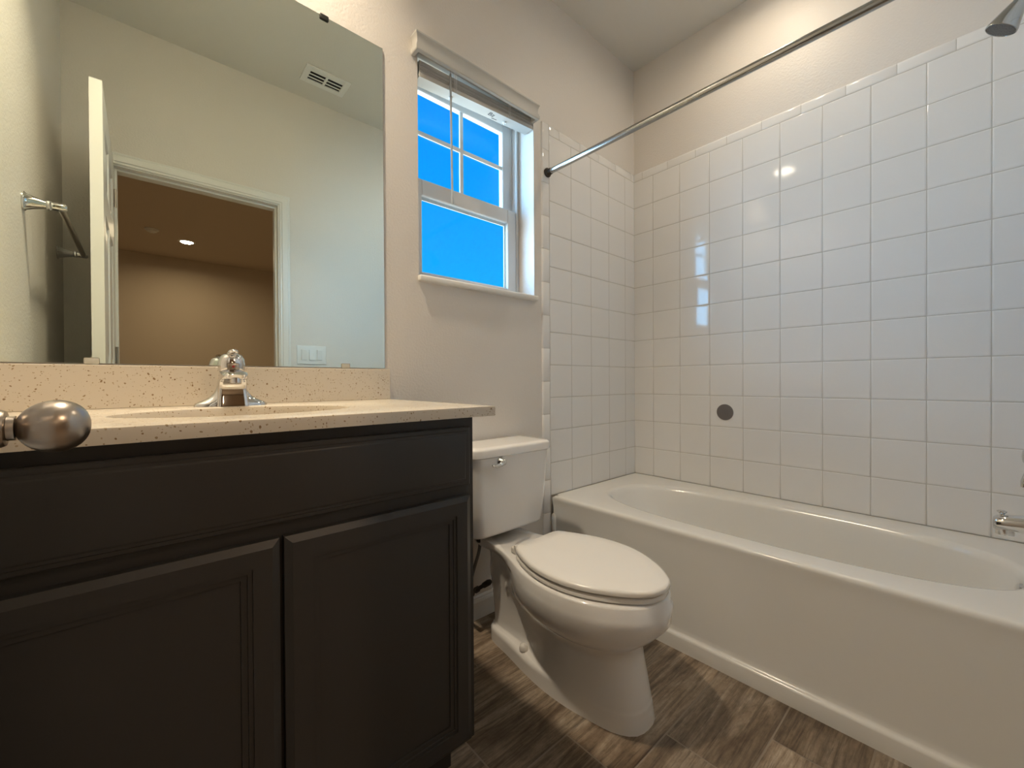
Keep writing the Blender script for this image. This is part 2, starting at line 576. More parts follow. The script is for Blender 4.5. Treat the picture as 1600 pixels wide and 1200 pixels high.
s0 = [0.0, 0.058] + [0.058 + 0.1545 * k for k in range(1, 10)] + [-YF]
bullnose('tile_edging', wall_right, lambda s, t, h: Vector((-h, -s, ZT + t)), s0)
bullnose('tile_edging', wall_back, lambda s, t, h: Vector((-s, -0.007 - h, ZT + t)), [0.0, 0.03, 0.185, 0.34, 0.495, 0.65, 0.721])
zz = [0.0] + [ZT - 0.5 * T - k * T for k in range(13, -1, -1)] + [ZT + 0.047]
zz = sorted(z for z in zz if z >= 0)
bullnose('tile_edging', wall_back, lambda s, t, h: Vector((-0.7210 - t, -0.007 - h, s)), zz, w=0.050)
bullnose('tile_edging', wall_front, lambda s, t, h: Vector((-s, YF + 0.007 + h, ZT + t)), [0.0, 0.1, 0.255, 0.41, 0.565, 0.72])

# ---- baseboards ---------------------------------------------------
BB = [(0, 0), (0.014, 0), (0.014, 0.068), (0.011, 0.076), (0.008, 0.080), (0.008, 0.084), (0.004, 0.090), (0, 0.090)]


def baseboard(name, f0, f1, label):
    bm = bmesh.new()
    extrude_profile(bm, BB, [f0, f1])
    return tag(obj(name, bm, M['trimw']), label, 'baseboard', kind='structure')


baseboard('baseboard_back', lambda d, z: (-1.572, -d, z), lambda d, z: (-0.773, -d, z), 'white baseboard on the wall behind the toilet')
baseboard('baseboard_front', lambda d, z: (DX1 + 0.062, YF + d, z), lambda d, z: (-0.76, YF + d, z), 'white baseboard under the light switches')

# ---- window -------------------------------------------------------
win = thing('window_1', ((WX0 + WX1) / 2, 0.12, WZ0), 'small white single-hung window over the toilet, blue sky outside', 'window', kind='structure')


def rect_frame(x0, x1, z0, z1, l, r, b, t, y0, y1, bev=0.002):
    bm = bmesh.new()
    add_box(bm, x0, x0 + l, y0, y1, z0, z1, bev, 1)
    add_box(bm, x1 - r, x1, y0, y1, z0, z1, bev, 1)
    add_box(bm, x0 + l, x1 - r, y0, y1, z0, z0 + b, bev, 1)
    add_box(bm, x0 + l, x1 - r, y0, y1, z1 - t, z1, bev, 1)
    return bm


FZ0, FZ1 = 1.345, 2.182
bm = rect_frame(WX0, WX1, FZ0, FZ1, 0.018, 0.018, 0.012, 0.03, 0.100, 0.170)
add_box(bm, WX1 - 0.030, WX1 - 0.018, 0.128, 0.134, FZ0, FZ1, 0.001, 1)
add_box(bm, WX1 - 0.030, WX1 - 0.018, 0.142, 0.147, FZ0, FZ1, 0.001, 1)
add_box(bm, WX1 - 0.020, WX1 - 0.0178, 0.094, 0.100, FZ0, FZ1, 0.0005, 1)
obj('window_frame', bm, M['vinyl'], win)
lo = obj('lower_sash', rect_frame(WX0 + 0.020, WX1 - 0.022, 1.357, 1.752, 0.050, 0.050, 0.030, 0.062, 0.098, 0.122, 0.003), M['vinyl'], win)
obj('pane', box(WX0 + 0.068, WX1 - 0.070, 0.108, 0.111, 1.385, 1.692), M['glass'], lo)
bm = bmesh.new()
gx0, gx1, gz0, gz1 = WX0 + 0.069, WX1 - 0.071, 1.386, 1.691
bm2 = rect_frame(gx0, gx1, gz0, gz1, 0.010, 0.010, 0.008, 0.014, 0.116, 0.121, 0.001)
obj('glazing_bead', bm2, M['vinyl'], lo)
bm.free()
upn = obj('upper_sash', rect_frame(WX0 + 0.020, WX1 - 0.026, 1.722, 2.155, 0.040, 0.048, 0.040, 0.035, 0.130, 0.160, 0.003), M['vinyl'], win)
obj('pane', box(WX0 + 0.058, WX1 - 0.072, 0.146, 0.149, 1.760, 2.122), M['glass'], upn)
mx_, mz_ = -1.118, 1.955
obj('muntin', box(mx_ - 0.009, mx_ + 0.009, 0.137, 0.1458, 1.761, 2.121, 0.002, 1), M['vinyl'], upn)
bm = bmesh.new()
add_box(bm, WX0 + 0.059, mx_ - 0.0092, 0.137, 0.1458, mz_ - 0.009, mz_ + 0.009, 0.002, 1)
add_box(bm, mx_ + 0.0092, WX1 - 0.073, 0.137, 0.1458, mz_ - 0.009, mz_ + 0.009, 0.002, 1)
obj('muntin', bm, M['vinyl'], upn)
obj('window_sill', box(WX0 - 0.004, WX1 + 0.012, -0.020, 0.100, 1.322, 1.345, 0.006, 3), M['trimw'], win, smooth=40)

# ---- doorway trim and door ------------------------------------------
casing = [(0.0, 0.0), (0.0, 0.006), (0.004, 0.010), (0.012, 0.010), (0.016, 0.014), (0.022, 0.015), (0.044, 0.017), (0.048, 0.013), (0.056, 0.013), (0.058, 0.010), (0.058, 0.0)]


def casing_bm(yw, s):
    bm = bmesh.new()
    r = 0.005
    extrude_profile(bm, casing, [lambda o, t: (DX0 - r - o, yw + s * t, 0), lambda o, t: (DX0 - r - o, yw + s * t, DZ + r + o),
                                 lambda o, t: (DX1 + r + o, yw + s * t, DZ + r + o), lambda o, t: (DX1 + r + o, yw + s * t, 0)])
    return bm


trim = tag(obj('trim_1', casing_bm(YF, 1), M['trimw'], smooth=25), 'white door casing around the bedroom doorway, seen in the mirror', 'door trim', kind='structure')
bm = bmesh.new()
add_box(bm, DX0 - 0.02, DX0, YF - 0.12, YF, 0, DZ + 0.02)
add_box(bm, DX1, DX1 + 0.02, YF - 0.12, YF, 0, DZ + 0.02)
add_box(bm, DX0, DX1, YF - 0.12, YF, DZ, DZ + 0.02)
add_box(bm, DX0, DX0 + 0.011, YF - 0.085, YF - 0.037, 0, DZ, 0.001, 1)
add_box(bm, DX1 - 0.011, DX1, YF - 0.085, YF - 0.037, 0, DZ, 0.001, 1)
add_box(bm, DX0 + 0.011, DX1 - 0.011, YF - 0.085, YF - 0.037, DZ - 0.011, DZ, 0.001, 1)
obj('door_jamb', bm, M['trimw'], trim)

# door leaf stands open at a right angle, hinged at the left of the doorway
LX0, LX1 = -2.297, -2.262          # leaf thickness
LY0, LY1 = YF + 0.012, YF + 0.722  # hinge edge .. latch edge
LZ0, LZ1 = 0.012, 2.068 - 0.004
door = thing('door_1', (LX0, LY0, LZ0), 'white six-panel door standing open, its round knob in the foreground', 'door', kind='structure')
bm = bmesh.new()
ub = [0.0, 0.105, 0.330, 0.380, 0.605, LY1 - LY0]
vb = [0.0, 0.22, 0.86, 1.02, 1.60, 1.70, 1.92, LZ1 - LZ0]
for side, xx, sg in ((0, LX1, 1), (1, LX0, -1)):
    pl = lambda u, v, h, xx=xx, sg=sg: Vector((xx + sg * h, LY0 + u, LZ0 + v))
    for i in range(len(ub) - 1):
        for j in range(len(vb) - 1):
            if i in (1, 3) and j in (1, 3, 5):
                profiled_rect(bm, pl, ub[i], ub[i + 1], vb[j], vb[j + 1],
                              [(0, 0), (0.004, -0.003), (0.010, -0.007), (0.016, -0.008), (0.030, -0.008), (0.045, -0.003)])
            else:
                q = [bm.verts.new(pl(u, v, 0)) for u, v in ((ub[i], vb[j]), (ub[i + 1], vb[j]), (ub[i + 1], vb[j + 1]), (ub[i], vb[j + 1]))]
                bm.faces.new(q if sg > 0 else q[::-1])
for (ya, yb_, za, zb) in ((LY0, LY0, LZ0, LZ1), (LY1, LY1, LZ0, LZ1)):
    bm.faces.new([bm.verts.new(p) for p in ((LX0, ya, za), (LX1, ya, za), (LX1, ya, zb), (LX0, ya, zb))])
for za in (LZ0, LZ1):
    bm.faces.new([bm.verts.new(p) for p in ((LX0, LY0, za), (LX1, LY0, za), (LX1, LY1, za), (LX0, LY1, za))])
bmesh.ops.remove_doubles(bm, verts=bm.verts, dist=0.00005)
obj('door_leaf', bm, M['trimw'], door, smooth=20)
KY, KZ = -0.842, 0.922
EGG = [(0.0098, 0.0300)]
for k in range(2, 21):
    t = pi * k / 20
    EGG.append((max(0.0218 * sin(t) ** 0.95 * (1 - 0.06 * cos(t)), 0.0006), 0.0510 - 0.0218 * cos(t)))
bm = bmesh.new()
add_lathe(bm, (LX1, KY, KZ), (1, 0, 0), [(0.031, 0), (0.031, 0.003), (0.028, 0.007), (0.019, 0.010), (0.0155, 0.012), (0.0150, 0.0225), (0.0138, 0.0250), (0.0100, 0.0255)], 36)
rose = obj('knob_rose', bm, M['nickel'], door, smooth=40)
rose['label'] = 'satin nickel round backplate and collar'
knob = obj('door_knob', lathe((LX1, KY, KZ), (1, 0, 0), [(0.0098, 0.0257), (0.0096, 0.0285)] + EGG, 48), M['nickel'], door, smooth=60)
knob['label'] = 'egg-shaped satin nickel knob'
bm = bmesh.new()
add_lathe(bm, (LX0, KY, KZ), (-1, 0, 0), [(0.031, 0), (0.031, 0.003), (0.028, 0.007), (0.016, 0.010), (0.010, 0.02)] +
          EGG, 32)
obj('door_knob', bm, M['nickel'], door, smooth=50)['label'] = 'satin nickel knob on the far face'
for hz in (0.25, 1.05, 1.83):
    bm = bmesh.new()
    add_lathe(bm, (LX1 + 0.005, LY0 - 0.006, hz), (0, 0, 1), [(0.0055, 0), (0.0055, 0.089)], 12)
    obj('hinge', bm, M['nickel'], door, smooth=40)
bm = bmesh.new()
add_box(bm, LX0 + 0.006, LX1 - 0.006, LY1 - 0.0005, LY1 + 0.001, KZ - 0.028, KZ + 0.028, 0.0004, 1)
obj('latch_plate', bm, M['nickel'], door)

# ---- the bedroom through the doorway ------------------------------------
BX0, BX1, BYF = -4.6, 1.6, -6.36
tag(obj('wall_bedroom_far', box(BX0, BX1, BYF - 0.1, BYF, 0, ZC), M['bedwall']), 'tan bedroom wall seen through the doorway in the mirror', 'wall', kind='structure')
tag(obj('wall_bedroom_left', box(BX0 - 0.1, BX0, BYF, YF - 0.12, 0, ZC), M['bedwall']), 'left side wall of the bedroom', 'wall', kind='structure')
tag(obj('wall_bedroom_right', box(BX1, BX1 + 0.1, BYF, YF - 0.12, 0, ZC), M['bedwall']), 'right side wall of the bedroom', 'wall', kind='structure')
bm = bmesh.new()
add_box(bm, BX0, XL - 0.12, YF - 0.22, YF - 0.12, 0, ZC)
add_box(bm, 0.12, BX1, YF - 0.22, YF - 0.12, 0, ZC)
tag(obj('wall_bedroom_near', bm, M['bedwall']), 'bedroom wall beside the bathroom', 'wall', kind='structure')
tag(obj('ceiling_bedroom', box(BX0, BX1, BYF - 0.1, YF - 0.12, ZC, ZC + 0.08), M['bedwall']), 'dim tan bedroom ceiling with a lit downlight', 'ceiling', kind='structure')
tag(obj('floor_bedroom', box(BX0, BX1, BYF, -1.63, -0.08, 0.0), M['carpet']), 'beige carpeted bedroom floor', 'floor', kind='structure')


# ================================================================== lights
def downlight(name, x, y, label, power, color, group, size=0.10, spread=165):
    t = thing(name, (x, y, ZC), label, 'ceiling light', group)
    bm = bmesh.new()
    add_lathe(bm, (x, y, ZC), (0, 0, -1), [(0.092, 0), (0.092, 0.002), (0.088, 0.005), (0.072, 0.006), (0.068, 0.004), (0.068, 0.0005)], 40)
    obj('trim_ring', bm, M['white_plastic'], t, smooth=40)
    bm = bmesh.new()
    add_lathe(bm, (x, y, ZC - 0.0005), (0, 0, -1), [(0.0675, 0), (0.0675, 0.0015), (0.05, 0.003), (0.001, 0.0035)], 40)
    obj('lens', bm, M['lens'], t, smooth=40)['label'] = 'glowing warm lens'
    ld = bpy.data.lights.new(name, 'AREA')
    ld.shape = 'DISK'
    ld.size = size
    ld.energy = power
    ld.color = color
    ld.spread = radians(spread)
    lo_ = bpy.data.objects.new('lamp', ld)
    COL.objects.link(lo_)
    lo_.parent = t
    lo_.location = (0, 0, -0.012)
    return t


downlight('ceiling_light', -2.0, -0.22, 'round recessed ceiling light above the vanity mirror', VANITY_POWER, CAN_COLOR, None, spread=112)
downlight('ceiling_light', -0.37, -0.75, 'round recessed ceiling light above the bathtub', SHOWER_POWER, CAN_COLOR, None)
downlight('ceiling_light', -1.737, -5.40, 'lit round downlight on the bedroom ceiling, seen in the mirror', BED_POWER, BED_COLOR, None)

downlight('ceiling_light', -1.15, -3.0, 'unseen downlight added on the bedroom ceiling to even out its light', BED_POWER * 2.3, BED_COLOR, None, spread=175)  # out-of-view lamp added to light the bedroom more evenly

# smoke detector on the bedroom ceiling
sm = thing('smoke_detector', (-2.08, -5.10, ZC), 'small round smoke detector on the bedroom ceiling beside the downlight', 'smoke detector')
obj('base_plate', lathe((-2.08, -5.10, ZC), (0, 0, -1), [(0.066, 0), (0.066, 0.012), (0.060, 0.014)], 32), M['white_plastic'], sm, smooth=40)
obj('sensor_cover', lathe((-2.08, -5.10, ZC - 0.0142), (0, 0, -1), [(0.052, 0), (0.048, 0.014), (0.030, 0.024), (0.001, 0.026)], 32), M['white_plastic'], sm, smooth=40)

# ceiling vent
VX0, VX1, VY0, VY1 = -1.452, -1.205, -1.338, -1.182
vent = thing('ceiling_vent', ((VX0 + VX1) / 2, (VY0 + VY1) / 2, ZC), 'white two-section louvred vent in the bathroom ceiling, seen in the mirror', 'vent')
bm = bmesh.new()
xm = (VX0 + VX1) / 2
secs = [(VX0 + 0.032, xm - 0.006), (xm + 0.006, VX1 - 0.032)]
ya, yc = VY0 + 0.034, VY1 - 0.034
zv = ZC - 0.007
add_box(bm, VX0, secs[0][0], VY0, VY1, zv, ZC, 0.001, 1)
add_box(bm, secs[1][1], VX1, VY0, VY1, zv, ZC, 0.001, 1)
add_box(bm, secs[0][0], secs[1][1], VY0, ya, zv, ZC, 0.001, 1)
add_box(bm, secs[0][0], secs[1][1], yc, VY1, zv, ZC, 0.001, 1)
add_box(bm, secs[0][1], secs[1][0], ya, yc, zv, ZC, 0.001, 1)
obj('vent_frame', bm, M['white_plastic'], vent)
bm = bmesh.new()
for a, b_ in secs:
    add_box(bm, a, b_, ya, yc, ZC - 0.0006, ZC - 0.0002)
obj('duct_shade', bm, M['dark'], vent)['label'] = 'black sheet standing for the shade behind the louvres'  # thin black sheet paints the shade inside the vent
for a, b_ in secs:
    for k in range(3):
        yy = ya + (yc - ya) * (k + 0.85) / 3
        bm = bmesh.new()
        add_box(bm, a, b_, yy - 0.0050, yy + 0.0050, zv + 0.001, zv + 0.0022)
        obj('louvre', bm, M['white_plastic'], vent)

# ================================================================== vanity
CX0, CX1 = XL + 0.003, -1.573      # cabinet sides
CF = -0.555                        # face-frame plane
CT0, CT1 = 0.876, 0.899            # counter underside and top
vanity = thing('vanity_cabinet', ((CX0 + CX1) / 2, -0.28, 0), 'dark espresso two-door vanity cabinet under the speckled countertop', 'cabinet')
bm = bmesh.new()
add_box(bm, CX0, CX0 + 0.016, CF, -0.003, 0.115, CT0 - 0.0005)
add_box(bm, CX1 - 0.016, CX1, CF, -0.003, 0.115, CT0 - 0.0005)
add_box(bm, CX0 + 0.016, CX1 - 0.016, CF + 0.019, -0.003, 0.115, 0.131)
add_box(bm, CX0 + 0.016, CX1 - 0.016, -0.010, -0.003, 0.131, CT0 - 0.0005)
for za, zb in ((0.115, 0.150), (0.680, 0.735), (0.835, CT0 - 0.0005)):      # face frame rails and stiles
    add_box(bm, CX0 + 0.016, CX1 - 0.016, CF, CF + 0.019, za, zb)
add_box(bm, CX0 + 0.016, CX0 + 0.040, CF, CF + 0.019, 0.150, 0.680)
add_box(bm, CX1 - 0.040, CX1 - 0.016, CF, CF + 0.019, 0.150, 0.680)
add_box(bm, -2.002, -1.963, CF, CF + 0.019, 0.150, 0.680)
obj('cabinet_body', bm, M['cab'], vanity)
bm = bmesh.new()
add_box(bm, CX0 + 0.001, CX1 - 0.035, -0.480, -0.460, 0.0, 0.1148)
add_box(bm, CX1 - 0.035, CX1 - 0.018, -0.480, -0.01, 0.0, 0.1148)
obj('toe_kick', bm, M['cab'], vanity)
pf = lambda u, v, h: Vector((u, CF - 0.021 - h, v))
bm = bmesh.new()
profiled_rect(bm, pf, -2.420, -1.592, 0.720, 0.853, [(0, -0.0205), (0, -0.007), (0.002, -0.0055), (0.008, -0.0045), (0.0095, -0.0025), (0.014, -0.002), (0.016, -0.0005), (0.018, 0)], back=True)
obj('drawer_front', bm, M['cab'], vanity, smooth=25)
dp = [(0, -0.0205), (0, -0.006), (0.012, 0.0), (0.040, 0.0), (0.0405, -0.003), (0.047, -0.003), (0.0475, -0.0055), (0.056, -0.0065), (0.0565, -0.0095)]
for a, b_ in ((-2.405, -1.986), (-1.979, -1.592)):
    bm = bmesh.new()
    profiled_rect(bm, pf, a, b_, 0.128, 0.695, dp, back=True)
    obj('cabinet_door', bm, M['cab'], vanity, smooth=20)

# countertop with an oval basin
top = thing('countertop', ((CX0 - 1.530) / 2, -0.29, CT0), 'cream speckled stone countertop with an integral oval sink', 'countertop')
TX0, TX1, TY0, TY1 = XL + 0.002, -1.530, -0.588, -0.003
SC = Vector((-1.995, -0.318, 0)); SA, SB = 0.212, 0.158
N = 96


def rect_hit(t, x0, x1, y0, y1, cx, cy):
    dx, dy = cos(t), sin(t)
    k = 1e9
    if dx > 1e-9: k = min(k, (x1 - cx) / dx)
    if dx < -1e-9: k = min(k, (x0 - cx) / dx)
    if dy > 1e-9: k = min(k, (y1 - cy) / dy)
    if dy < -1e-9: k = min(k, (y0 - cy) / dy)
    return cx + dx * k, cy + dy * k


def corner_angles(x0, x1, y0, y1, cx, cy, n):
    ang = sorted([math.atan2(y - cy, x - cx) % (2 * pi) for x in (x0, x1) for y in (y0, y1)])
    base = [2 * pi * i / n for i in range(n)]
    for a in ang:                      # snap the nearest sample onto each corner
        i = min(range(n), key=lambda k: abs(base[k] - a))
        base[i] = a
    return base


angs = corner_angles(TX0, TX1, TY0, TY1, SC.x, SC.y, N)
bm = bmesh.new()


def rr(inset, z):
    return [Vector((*rect_hit(t, TX0 + inset, TX1 - inset, TY0 + inset, TY1 - inset, SC.x, SC.y), z)) for t in angs]


def er(k, z):
    return [Vector((SC.x + (SA - k) * cos(t), SC.y + (SB - k) * sin(t), z)) for t in angs]


add_loft(bm, [er(0.0, CT0), rr(0.0, CT0), rr(0.0, CT1 - 0.002), rr(0.0008, CT1 - 0.0006), rr(0.0025, CT1), er(-0.004, CT1), er(-0.001, CT1 - 0.0015), er(0.0, CT1 - 0.006), er(0.0, CT0)], False, False)
bmesh.ops.remove_doubles(bm, verts=bm.verts, dist=0.00002)
obj('counter_slab', bm, M['stone'], top, smooth=35)
bm = bmesh.new()
add_loft(bm, [er(-0.006, CT0 - 0.0005), er(0.001, CT0 - 0.0005), er(0.006, CT0 - 0.03), er(0.018, CT0 - 0.065), er(0.045, CT0 - 0.10), er(0.085, CT0 - 0.122), er(0.13, CT0 - 0.130), er(0.148, CT0 - 0.131)], False, True)
bas = obj('sink_basin', bm, M['stone'], top, smooth=60)
obj('drain', lathe((SC.x, SC.y, CT0 - 0.131), (0, 0, 1), [(0.022, 0), (0.022, 0.003), (0.016, 0.004), (0.014, 0.001)], 24), M['chrome'], bas, smooth=40)['label'] = 'chrome drain ring'
obj('backsplash', box(TX0, -1.529, -0.023, -0.003, CT1 + 0.0003, 1.000, 0.0015, 2), M['stone'], top)

# mirror
MX0, MX1, MZ0, MZ1 = XL + 0.006, -1.540, 1.004, 2.090
mir = thing('wall_mirror', ((MX0 + MX1) / 2, -0.001, MZ0), 'large frameless wall mirror above the vanity backsplash', 'mirror')
bm = bmesh.new()
add_box(bm, MX0, MX1, -0.0052, -0.0008, MZ0, MZ1, mi=1)
for f in bm.faces:
    if f.normal.y < -0.9 or all(abs(v.co.y + 0.0052) < 1e-6 for v in f.verts):
        f.material_index = 0
obj('mirror_glass', bm, [M['mirror'], M['mirror_edge']], mir)
for cx_, zc_, s, mm in ((-1.729, MZ1, -1, 'clip_dark'), (-2.245, MZ0, 1, 'clip'), (-1.672, MZ0, 1, 'clip')):
    bm = bmesh.new()
    z0_, z1_ = sorted((zc_ - s * 0.003, zc_ + s * 0.013))
    add_box(bm, cx_ - 0.013, cx_ + 0.013, -0.0085, -0.0056, z0_, z1_, 0.0028, 3)
    obj('mirror_clip', bm, M[mm], mir, smooth=40)

# faucet
FX, FY, FZ = -1.990, -0.098, CT1
fau = thing('faucet', (FX, FY, FZ), 'chrome single-handle bathroom faucet at the back of the sink', 'faucet')
bm = bmesh.new()
rings = []
# wings: a thin base plate sweeping up to the column
for z, a, b_, e in ((0.0, 0.0775, 0.0270, 2.4), (0.005, 0.0775, 0.0270, 2.4), (0.009, 0.0735, 0.0255, 2.3), (0.013, 0.0650, 0.0240, 2.2), (0.018, 0.0545, 0.0225, 2.2), (0.025, 0.0445, 0.0210, 2.2), (0.034, 0.0370, 0.0195, 2.2), (0.045, 0.0318, 0.0180, 2.2), (0.058, 0.0285, 0.0165, 2.2), (0.066, 0.027, 0.015, 2.2)):
    rings.append(ring((FX, FY, FZ + z), (1, 0, 0), (0, 1, 0), a, b_, 56, e))
add_loft(bm, rings)
# broad flat-fronted column whose top runs forward as the spout
rings = []
for z, a, yf, yk, e in ((0.0, 0.0335, -0.0330, 0.024, 9.0), (0.012, 0.0325, -0.0310, 0.024, 9.0), (0.026, 0.0312, -0.0280, 0.0235, 9.0), (0.040, 0.0302, -0.0262, 0.023, 8.0), (0.052, 0.0296, -0.0270, 0.0225, 7.0), (0.060, 0.0293, -0.0325, 0.0225, 5.5),
                        (0.0645, 0.0291, -0.044, 0.0225, 4.2), (0.067, 0.0290, -0.058, 0.0225, 3.8), (0.0685, 0.0288, -0.072, 0.0225, 3.5), (0.071, 0.0287, -0.080, 0.0225, 3.2), (0.077, 0.0286, -0.082, 0.0225, 3.0),
                        (0.0825, 0.0283, -0.076, 0.0225, 2.8), (0.0855, 0.0277, -0.056, 0.0225, 2.6), (0.087, 0.0265, -0.034, 0.0215, 2.4)):
    rings.append(ring((FX, FY + (yf + yk) / 2, FZ + z), (1, 0, 0), (0, 1, 0), a, (yk - yf) / 2, 56, e))
add_loft(bm, rings)
obj('faucet_body', bm, M['chrome'], fau, smooth=50)
obj('aerator', lathe((FX, FY - 0.066, FZ + 0.0700), (0, 0, -1), [(0.0105, 0), (0.0115, 0.004), (0.0115, 0.012), (0.0095, 0.0125), (0.0085, 0.010)], 28), M['chrome'], fau, smooth=40)
bm = bmesh.new()
rings = []
for z, a, b_, e in ((0.0873, 0.0278, 0.0260, 2.3), (0.0910, 0.0290, 0.0272, 2.4), (0.107, 0.0286, 0.0268, 2.4), (0.118, 0.0268, 0.0252, 2.3), (0.1265, 0.0222, 0.0210, 2.2), (0.1315, 0.0140, 0.0135, 2.0), (0.133, 0.003, 0.003, 2.0)):
    rings.append(ring((FX, FY - 0.004, FZ + z), (1, 0, 0), (0, 1, 0), a, b_, 40, e))
add_loft(bm, rings)
hd = obj('handle', bm, M['chrome'], fau, smooth=50)
bm = bmesh.new()
rings = []
for d, z, a, h in ((-0.004, 0.1290, 0.0125, 0.0050), (0.010, 0.1305, 0.0120, 0.0052), (0.022, 0.1325, 0.0110, 0.0052), (0.034, 0.1350, 0.0105, 0.0058), (0.041, 0.1360, 0.0075, 0.0048), (0.044, 0.1363, 0.002, 0.002)):
    rings.append(ring((FX, FY - d, FZ + z), (1, 0, 0), (0, -0.25, 1), a, h, 24, 2.4))
add_loft(bm, rings)
obj('lever', bm, M['chrome'], hd, smooth=50)
bm = bmesh.new()
add_box(bm, FX - 0.013, FX + 0.013, FY - 0.0330, FY - 0.0290, FZ + 0.089, FZ + 0.107, 0.003, 2)
obj('index_plate', bm, M['nickel'], hd, smooth=40)['label'] = 'grey index plate'
obj('index_dot', lathe((FX, FY - 0.0331, FZ + 0.0985), (0, -1, 0), [(0.0028, 0), (0.0026, 0.0006)], 16), M['red'], hd)['label'] = 'red index dot'

# ================================================================== toilet
TC = -1.125


def side_curve(ctrl, n):
    """resample a smooth curve through (d, half-width) control points by arc length"""
    p = smooth_path([(d, w, 0) for d, w in ctrl], 10)
    L = [0]
    for a, b_ in zip(p[:-1], p[1:]):
        L.append(L[-1] + (b_ - a).length)
    out = []
    k = 0
    for i in range(n):
        s = L[-1] * i / (n - 1)
        while k < len(L) - 2 and L[k + 1] < s:
            k += 1
        t = (s - L[k]) / max(L[k + 1] - L[k], 1e-9)
        q = p[k].lerp(p[k + 1], t)
        out.append((q.x, max(q.y, 0.0)))
    return out


def section(ctrl, z, n=33, zf=None):
    c = side_curve(ctrl, n)
    zz_ = lambda d: z if zf is None else zf(d)
    left = [Vector((TC - w, -d, zz_(d))) for d, w in c]
    right = [Vector((TC + w, -d, zz_(d))) for d, w in c[-2:0:-1]]
    return left + right


toilet = thing('toilet', (TC, -0.40, 0), 'white two-piece elongated toilet with its lid closed', 'toilet')
foot = [(.125, 0), (.127, .050), (.16, .076), (.26, .090), (.36, .106), (.45, .115), (.54, .113), (.62, .101), (.69, .085), (.734, .058), (.749, .029), (.752, 0)]
foot2 = [(.125, 0), (.127, .050), (.16, .076), (.26, .089), (.36, .105), (.45, .113), (.54, .111), (.62, .099), (.687, .0835), (.7275, .057), (.7425, .0285), (.7455, 0)]
ins = lambda c, k, kd=None: [(d + (k if i < len(c) / 2 else -k) * (1 if w < 0.04 else 0.4), max(w - k, 0) if w > 0 else 0) for i, (d, w) in enumerate(c)]
blend = lambda p, q, t: [(a[0] + (b[0] - a[0]) * t, a[1] + (b[1] - a[1]) * t) for a, b in zip(p, q)]
colA = [(.130, 0), (.132, .040), (.17, .058), (.26, .062), (.36, .072), (.45, .103), (.54, .1095), (.62, .098), (.684, .0825), (.724, .0565), (.739, .028), (.742, 0)]
colB = [(.125, 0), (.127, .040), (.17, .056), (.26, .058), (.36, .063), (.45, .090), (.54, .1055), (.61, .096), (.673, .0805), (.713, .055), (.728, .027), (.731, 0)]
colC = [(.115, 0), (.117, .040), (.17, .056), (.26, .060), (.36, .068), (.45, .088), (.54, .1015), (.60, .094), (.662, .0785), (.702, .054), (.717, .027), (.720, 0)]
neck = [(.110, 0), (.112, .040), (.17, .057), (.26, .064), (.36, .080), (.45, .097), (.53, .104), (.60, .098), (.66, .081), (.697, .056), (.711, .028), (.714, 0)]
b1 = [(.105, 0), (.107, .042), (.17, .060), (.26, .074), (.35, .108), (.44, .133), (.53, .142), (.61, .134), (.675, .105), (.715, .068), (.729, .034), (.732, 0)]
b2 = [(.105, 0), (.107, .044), (.17, .062), (.26, .080), (.35, .128), (.44, .160), (.53, .169), (.62, .158), (.695, .122), (.745, .074), (.761, .036), (.765, 0)]
b3 = [(.110, 0), (.112, .045), (.17, .063), (.26, .085), (.35, .138), (.44, .174), (.53, .185), (.63, .174), (.715, .136), (.773, .083), (.791, .041), (.796, 0)]
b4 = [(.110, 0), (.112, .048), (.17, .066), (.26, .092), (.35, .142), (.44, .176), (.53, .188), (.63, .177), (.72, .137), (.778, .083), (.796, .041), (.801, 0)]
b5 = [(.030, 0), (.032, .060), (.10, .092), (.20, .096), (.30, .122), (.42, .168), (.53, .185), (.63, .174), (.715, .134), (.772, .081), (.790, .040), (.795, 0)]
b6 = [(.032, 0), (.034, .060), (.10, .091), (.20, .094), (.30, .119), (.42, .164), (.53, .181), (.63, .170), (.711, .131), (.766, .079), (.784, .039), (.789, 0)]
SEC = [(foot, 0.0), (blend(foot, foot2, .85), 0.034), (foot2, 0.041), (blend(foot2, colA, .12), 0.048), (blend(foot2, colA, .40), 0.0525), (blend(foot2, colA, .85), 0.056), (colA, 0.062), (blend(colA, colB, .4), 0.085), (colB, 0.120), (colC, 0.170), (neck, 0.200), (b1, 0.224), (b2, 0.250),
       (b3, 0.285), (b4, 0.318), (b4, 0.334), (b5, 0.343), (b5, 0.364), (b6, 0.3695)]
bm = bmesh.new()
add_loft(bm, [section(c, z) for c, z in SEC])
base = obj('bowl', bm, M['ceramic'], toilet, smooth=70)
for s in (-1, 1):
    obj('bolt_cap', lathe((TC + s * 0.081, -0.335, 0.0545), (0, 0, 1), [(0.0155, 0), (0.0155, 0.006), (0.0135, 0.014), (0.008, 0.019), (0.001, 0.0205)], 24), M['seat'], base, smooth=60)
# lens-shaped bump on each flank, added for the bright glint there
for s in (-1, 1):
    bm = bmesh.new()
    c = Vector((TC + s * 0.0690, -0.238, 0.238))
    rings = [ring(c + Vector((s * h, 0, 0)), (0, -0.45, 0.9), (0, 0.9, 0.45), a, b_, 20, 1.7) for a, b_, h in ((0.025, 0.0105, -0.004), (0.024, 0.0095, 0.002), (0.016, 0.006, 0.004), (0.002, 0.001, 0.0045))]
    add_loft(bm, rings)
    obj('glint_bump', bm, M['ceramic'], base, smooth=60)

